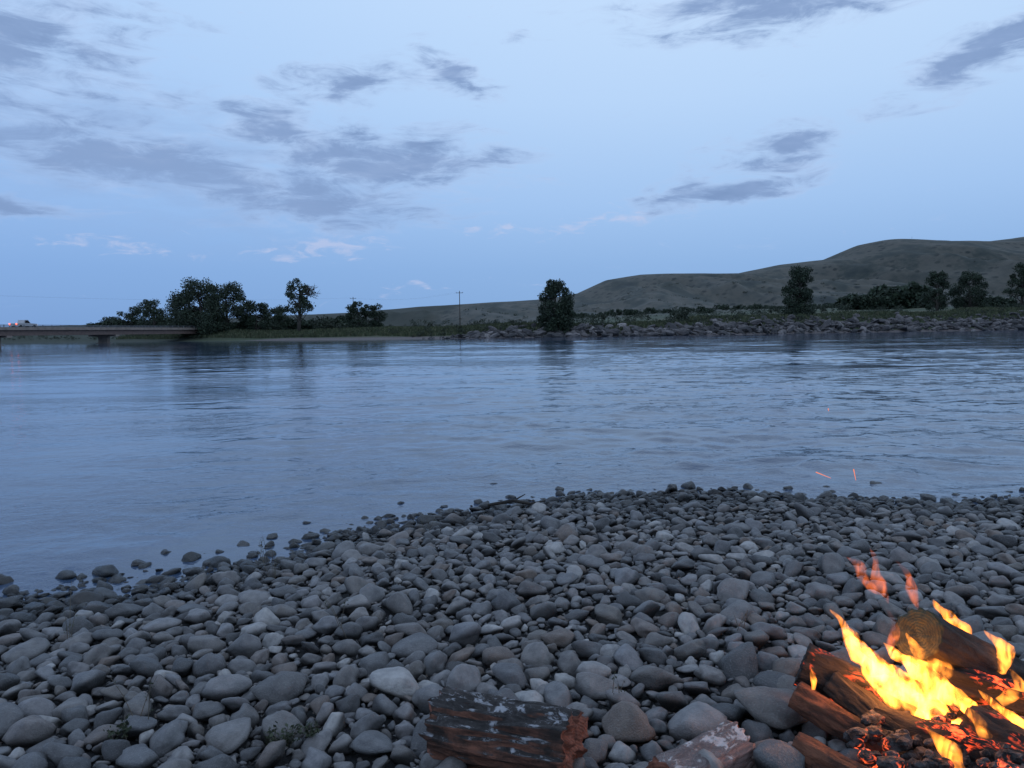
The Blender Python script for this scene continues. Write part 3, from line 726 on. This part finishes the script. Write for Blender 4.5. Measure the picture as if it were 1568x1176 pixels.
flame('flame_9',[(1.42,2.60,.60),(1.39,2.6,.68),(1.37,2.6,.73),(1.33,2.6,.78)],[.002,.018,.012,.001],m_f3,9)
flame('flame_10',[(1.70,2.58,.38),(1.72,2.6,.45),(1.66,2.62,.52)],[.02,.028,.001],m_f2,10)
flame('flame_11',[(1.32,2.16,.27),(1.28,2.18,.34),(1.22,2.2,.40)],[.02,.026,.001],m_f2,11)
flame('flame_12',[(1.58,2.40,.36),(1.64,2.40,.40),(1.62,2.42,.47)],[.02,.026,.001],m_f2,12)
flame('flame_13',[(1.27,2.52,.50),(1.30,2.54,.56),(1.27,2.55,.63)],[.014,.018,.001],m_f3,13)
flame('flame_14',[(1.32,2.62,.62),(1.29,2.62,.68),(1.27,2.62,.76),(1.25,2.62,.82)],[.002,.022,.016,.001],m_f3,14)
flame('flame_15',[(1.50,2.20,.29),(1.44,2.22,.34),(1.40,2.26,.40),(1.34,2.3,.45)],[.016,.024,.016,.001],m_f2,15)
pl=bpy.data.lights.new('fire_light','POINT'); pl.energy=4.2; pl.color=(1,.36,.09); pl.shadow_soft_size=.08
po=bpy.data.objects.new('fire_light',pl); scene.collection.objects.link(po); po.location=(1.18,2.36,.48); po.parent=fire
pl2=bpy.data.lights.new('fire_light_2','POINT'); pl2.energy=1.6; pl2.color=(1,.33,.08); pl2.shadow_soft_size=.05
po=bpy.data.objects.new('fire_light_2',pl2); scene.collection.objects.link(po); po.location=(1.62,2.27,.42); po.parent=fire
m_sp=emis('spark_glow',(1,.26,.12),1.1); vs=[];fs=[]
for p,q in [((1.21,3.0,1.02),(1.27,3.0,.995)),((1.36,3.0,1.03),(1.37,3.0,.985)),((1.255,3.0,1.275),(1.257,3.0,1.265))]:
    tube(vs,fs,[p,q],[.0018,.0008],6)
mesh_obj('sparks',vs,fs,[m_sp],True,fire)

# ---------------------------------------------------------------- weeds and driftwood
m_weed=leafmat('weed_leaves',(.03,.04,.02),(.05,.065,.03),(.09,.10,.05)); m_stalk=simple('dry_stalk',(.12,.10,.075),.9)
def weed(x,y,n,h,leafy=True):
    e=empty('weed_plant',(x,y,hz(x,y)+.02)); vs=[];fs=[];C=[]
    for _ in range(n):
        a=random.uniform(0,6.28); l=h*random.uniform(.5,1); t=Vector((math.cos(a)*l*random.uniform(.1,.6),math.sin(a)*l*random.uniform(.1,.6),l)); s=Vector((random.uniform(-.03,.03),random.uniform(-.03,.03),0))
        tube(vs,fs,[s,s+t*.5+Vector((0,0,l*.1)),s+t],[.0018,.0013,.0006],5,False)
        for j in range(7): C.append(tuple(s+t*random.uniform(.15,1)))
    mesh_obj('stems',vs,fs,[m_stalk],True,e)
    quads_obj('leaves',leaves(C,[.02]*len(C),len(C)*(4 if leafy else 1),.008 if leafy else .005),[m_weed],e)
for a_ in [(-.78,2.42,7,.09),(-.70,2.48,5,.07),(-1.35,2.5,4,.08)]: weed(*a_)
for a_ in [(-1.32,2.6,3,.34),(-.78,3.4,3,.30),(-2.1,3.5,3,.3),(-1.5,4.6,4,.25),(-1.75,5.2,4,.22),(-.65,5.7,3,.2),(.35,2.7,3,.15),(1.0,3.3,3,.15)]: weed(*a_,leafy=False)
vs=[];fs=[]
tube(vs,fs,[(-.22,6.35,.13),(0,6.39,.155),(.14,6.33,.14),(.27,6.37,.155)],[.012,.016,.012,.005],10); tube(vs,fs,[(.0,6.39,.155),(.1,6.48,.19)],[.009,.004],8)
mesh_obj('driftwood_branch',vs,fs,[m_darkbark],True)
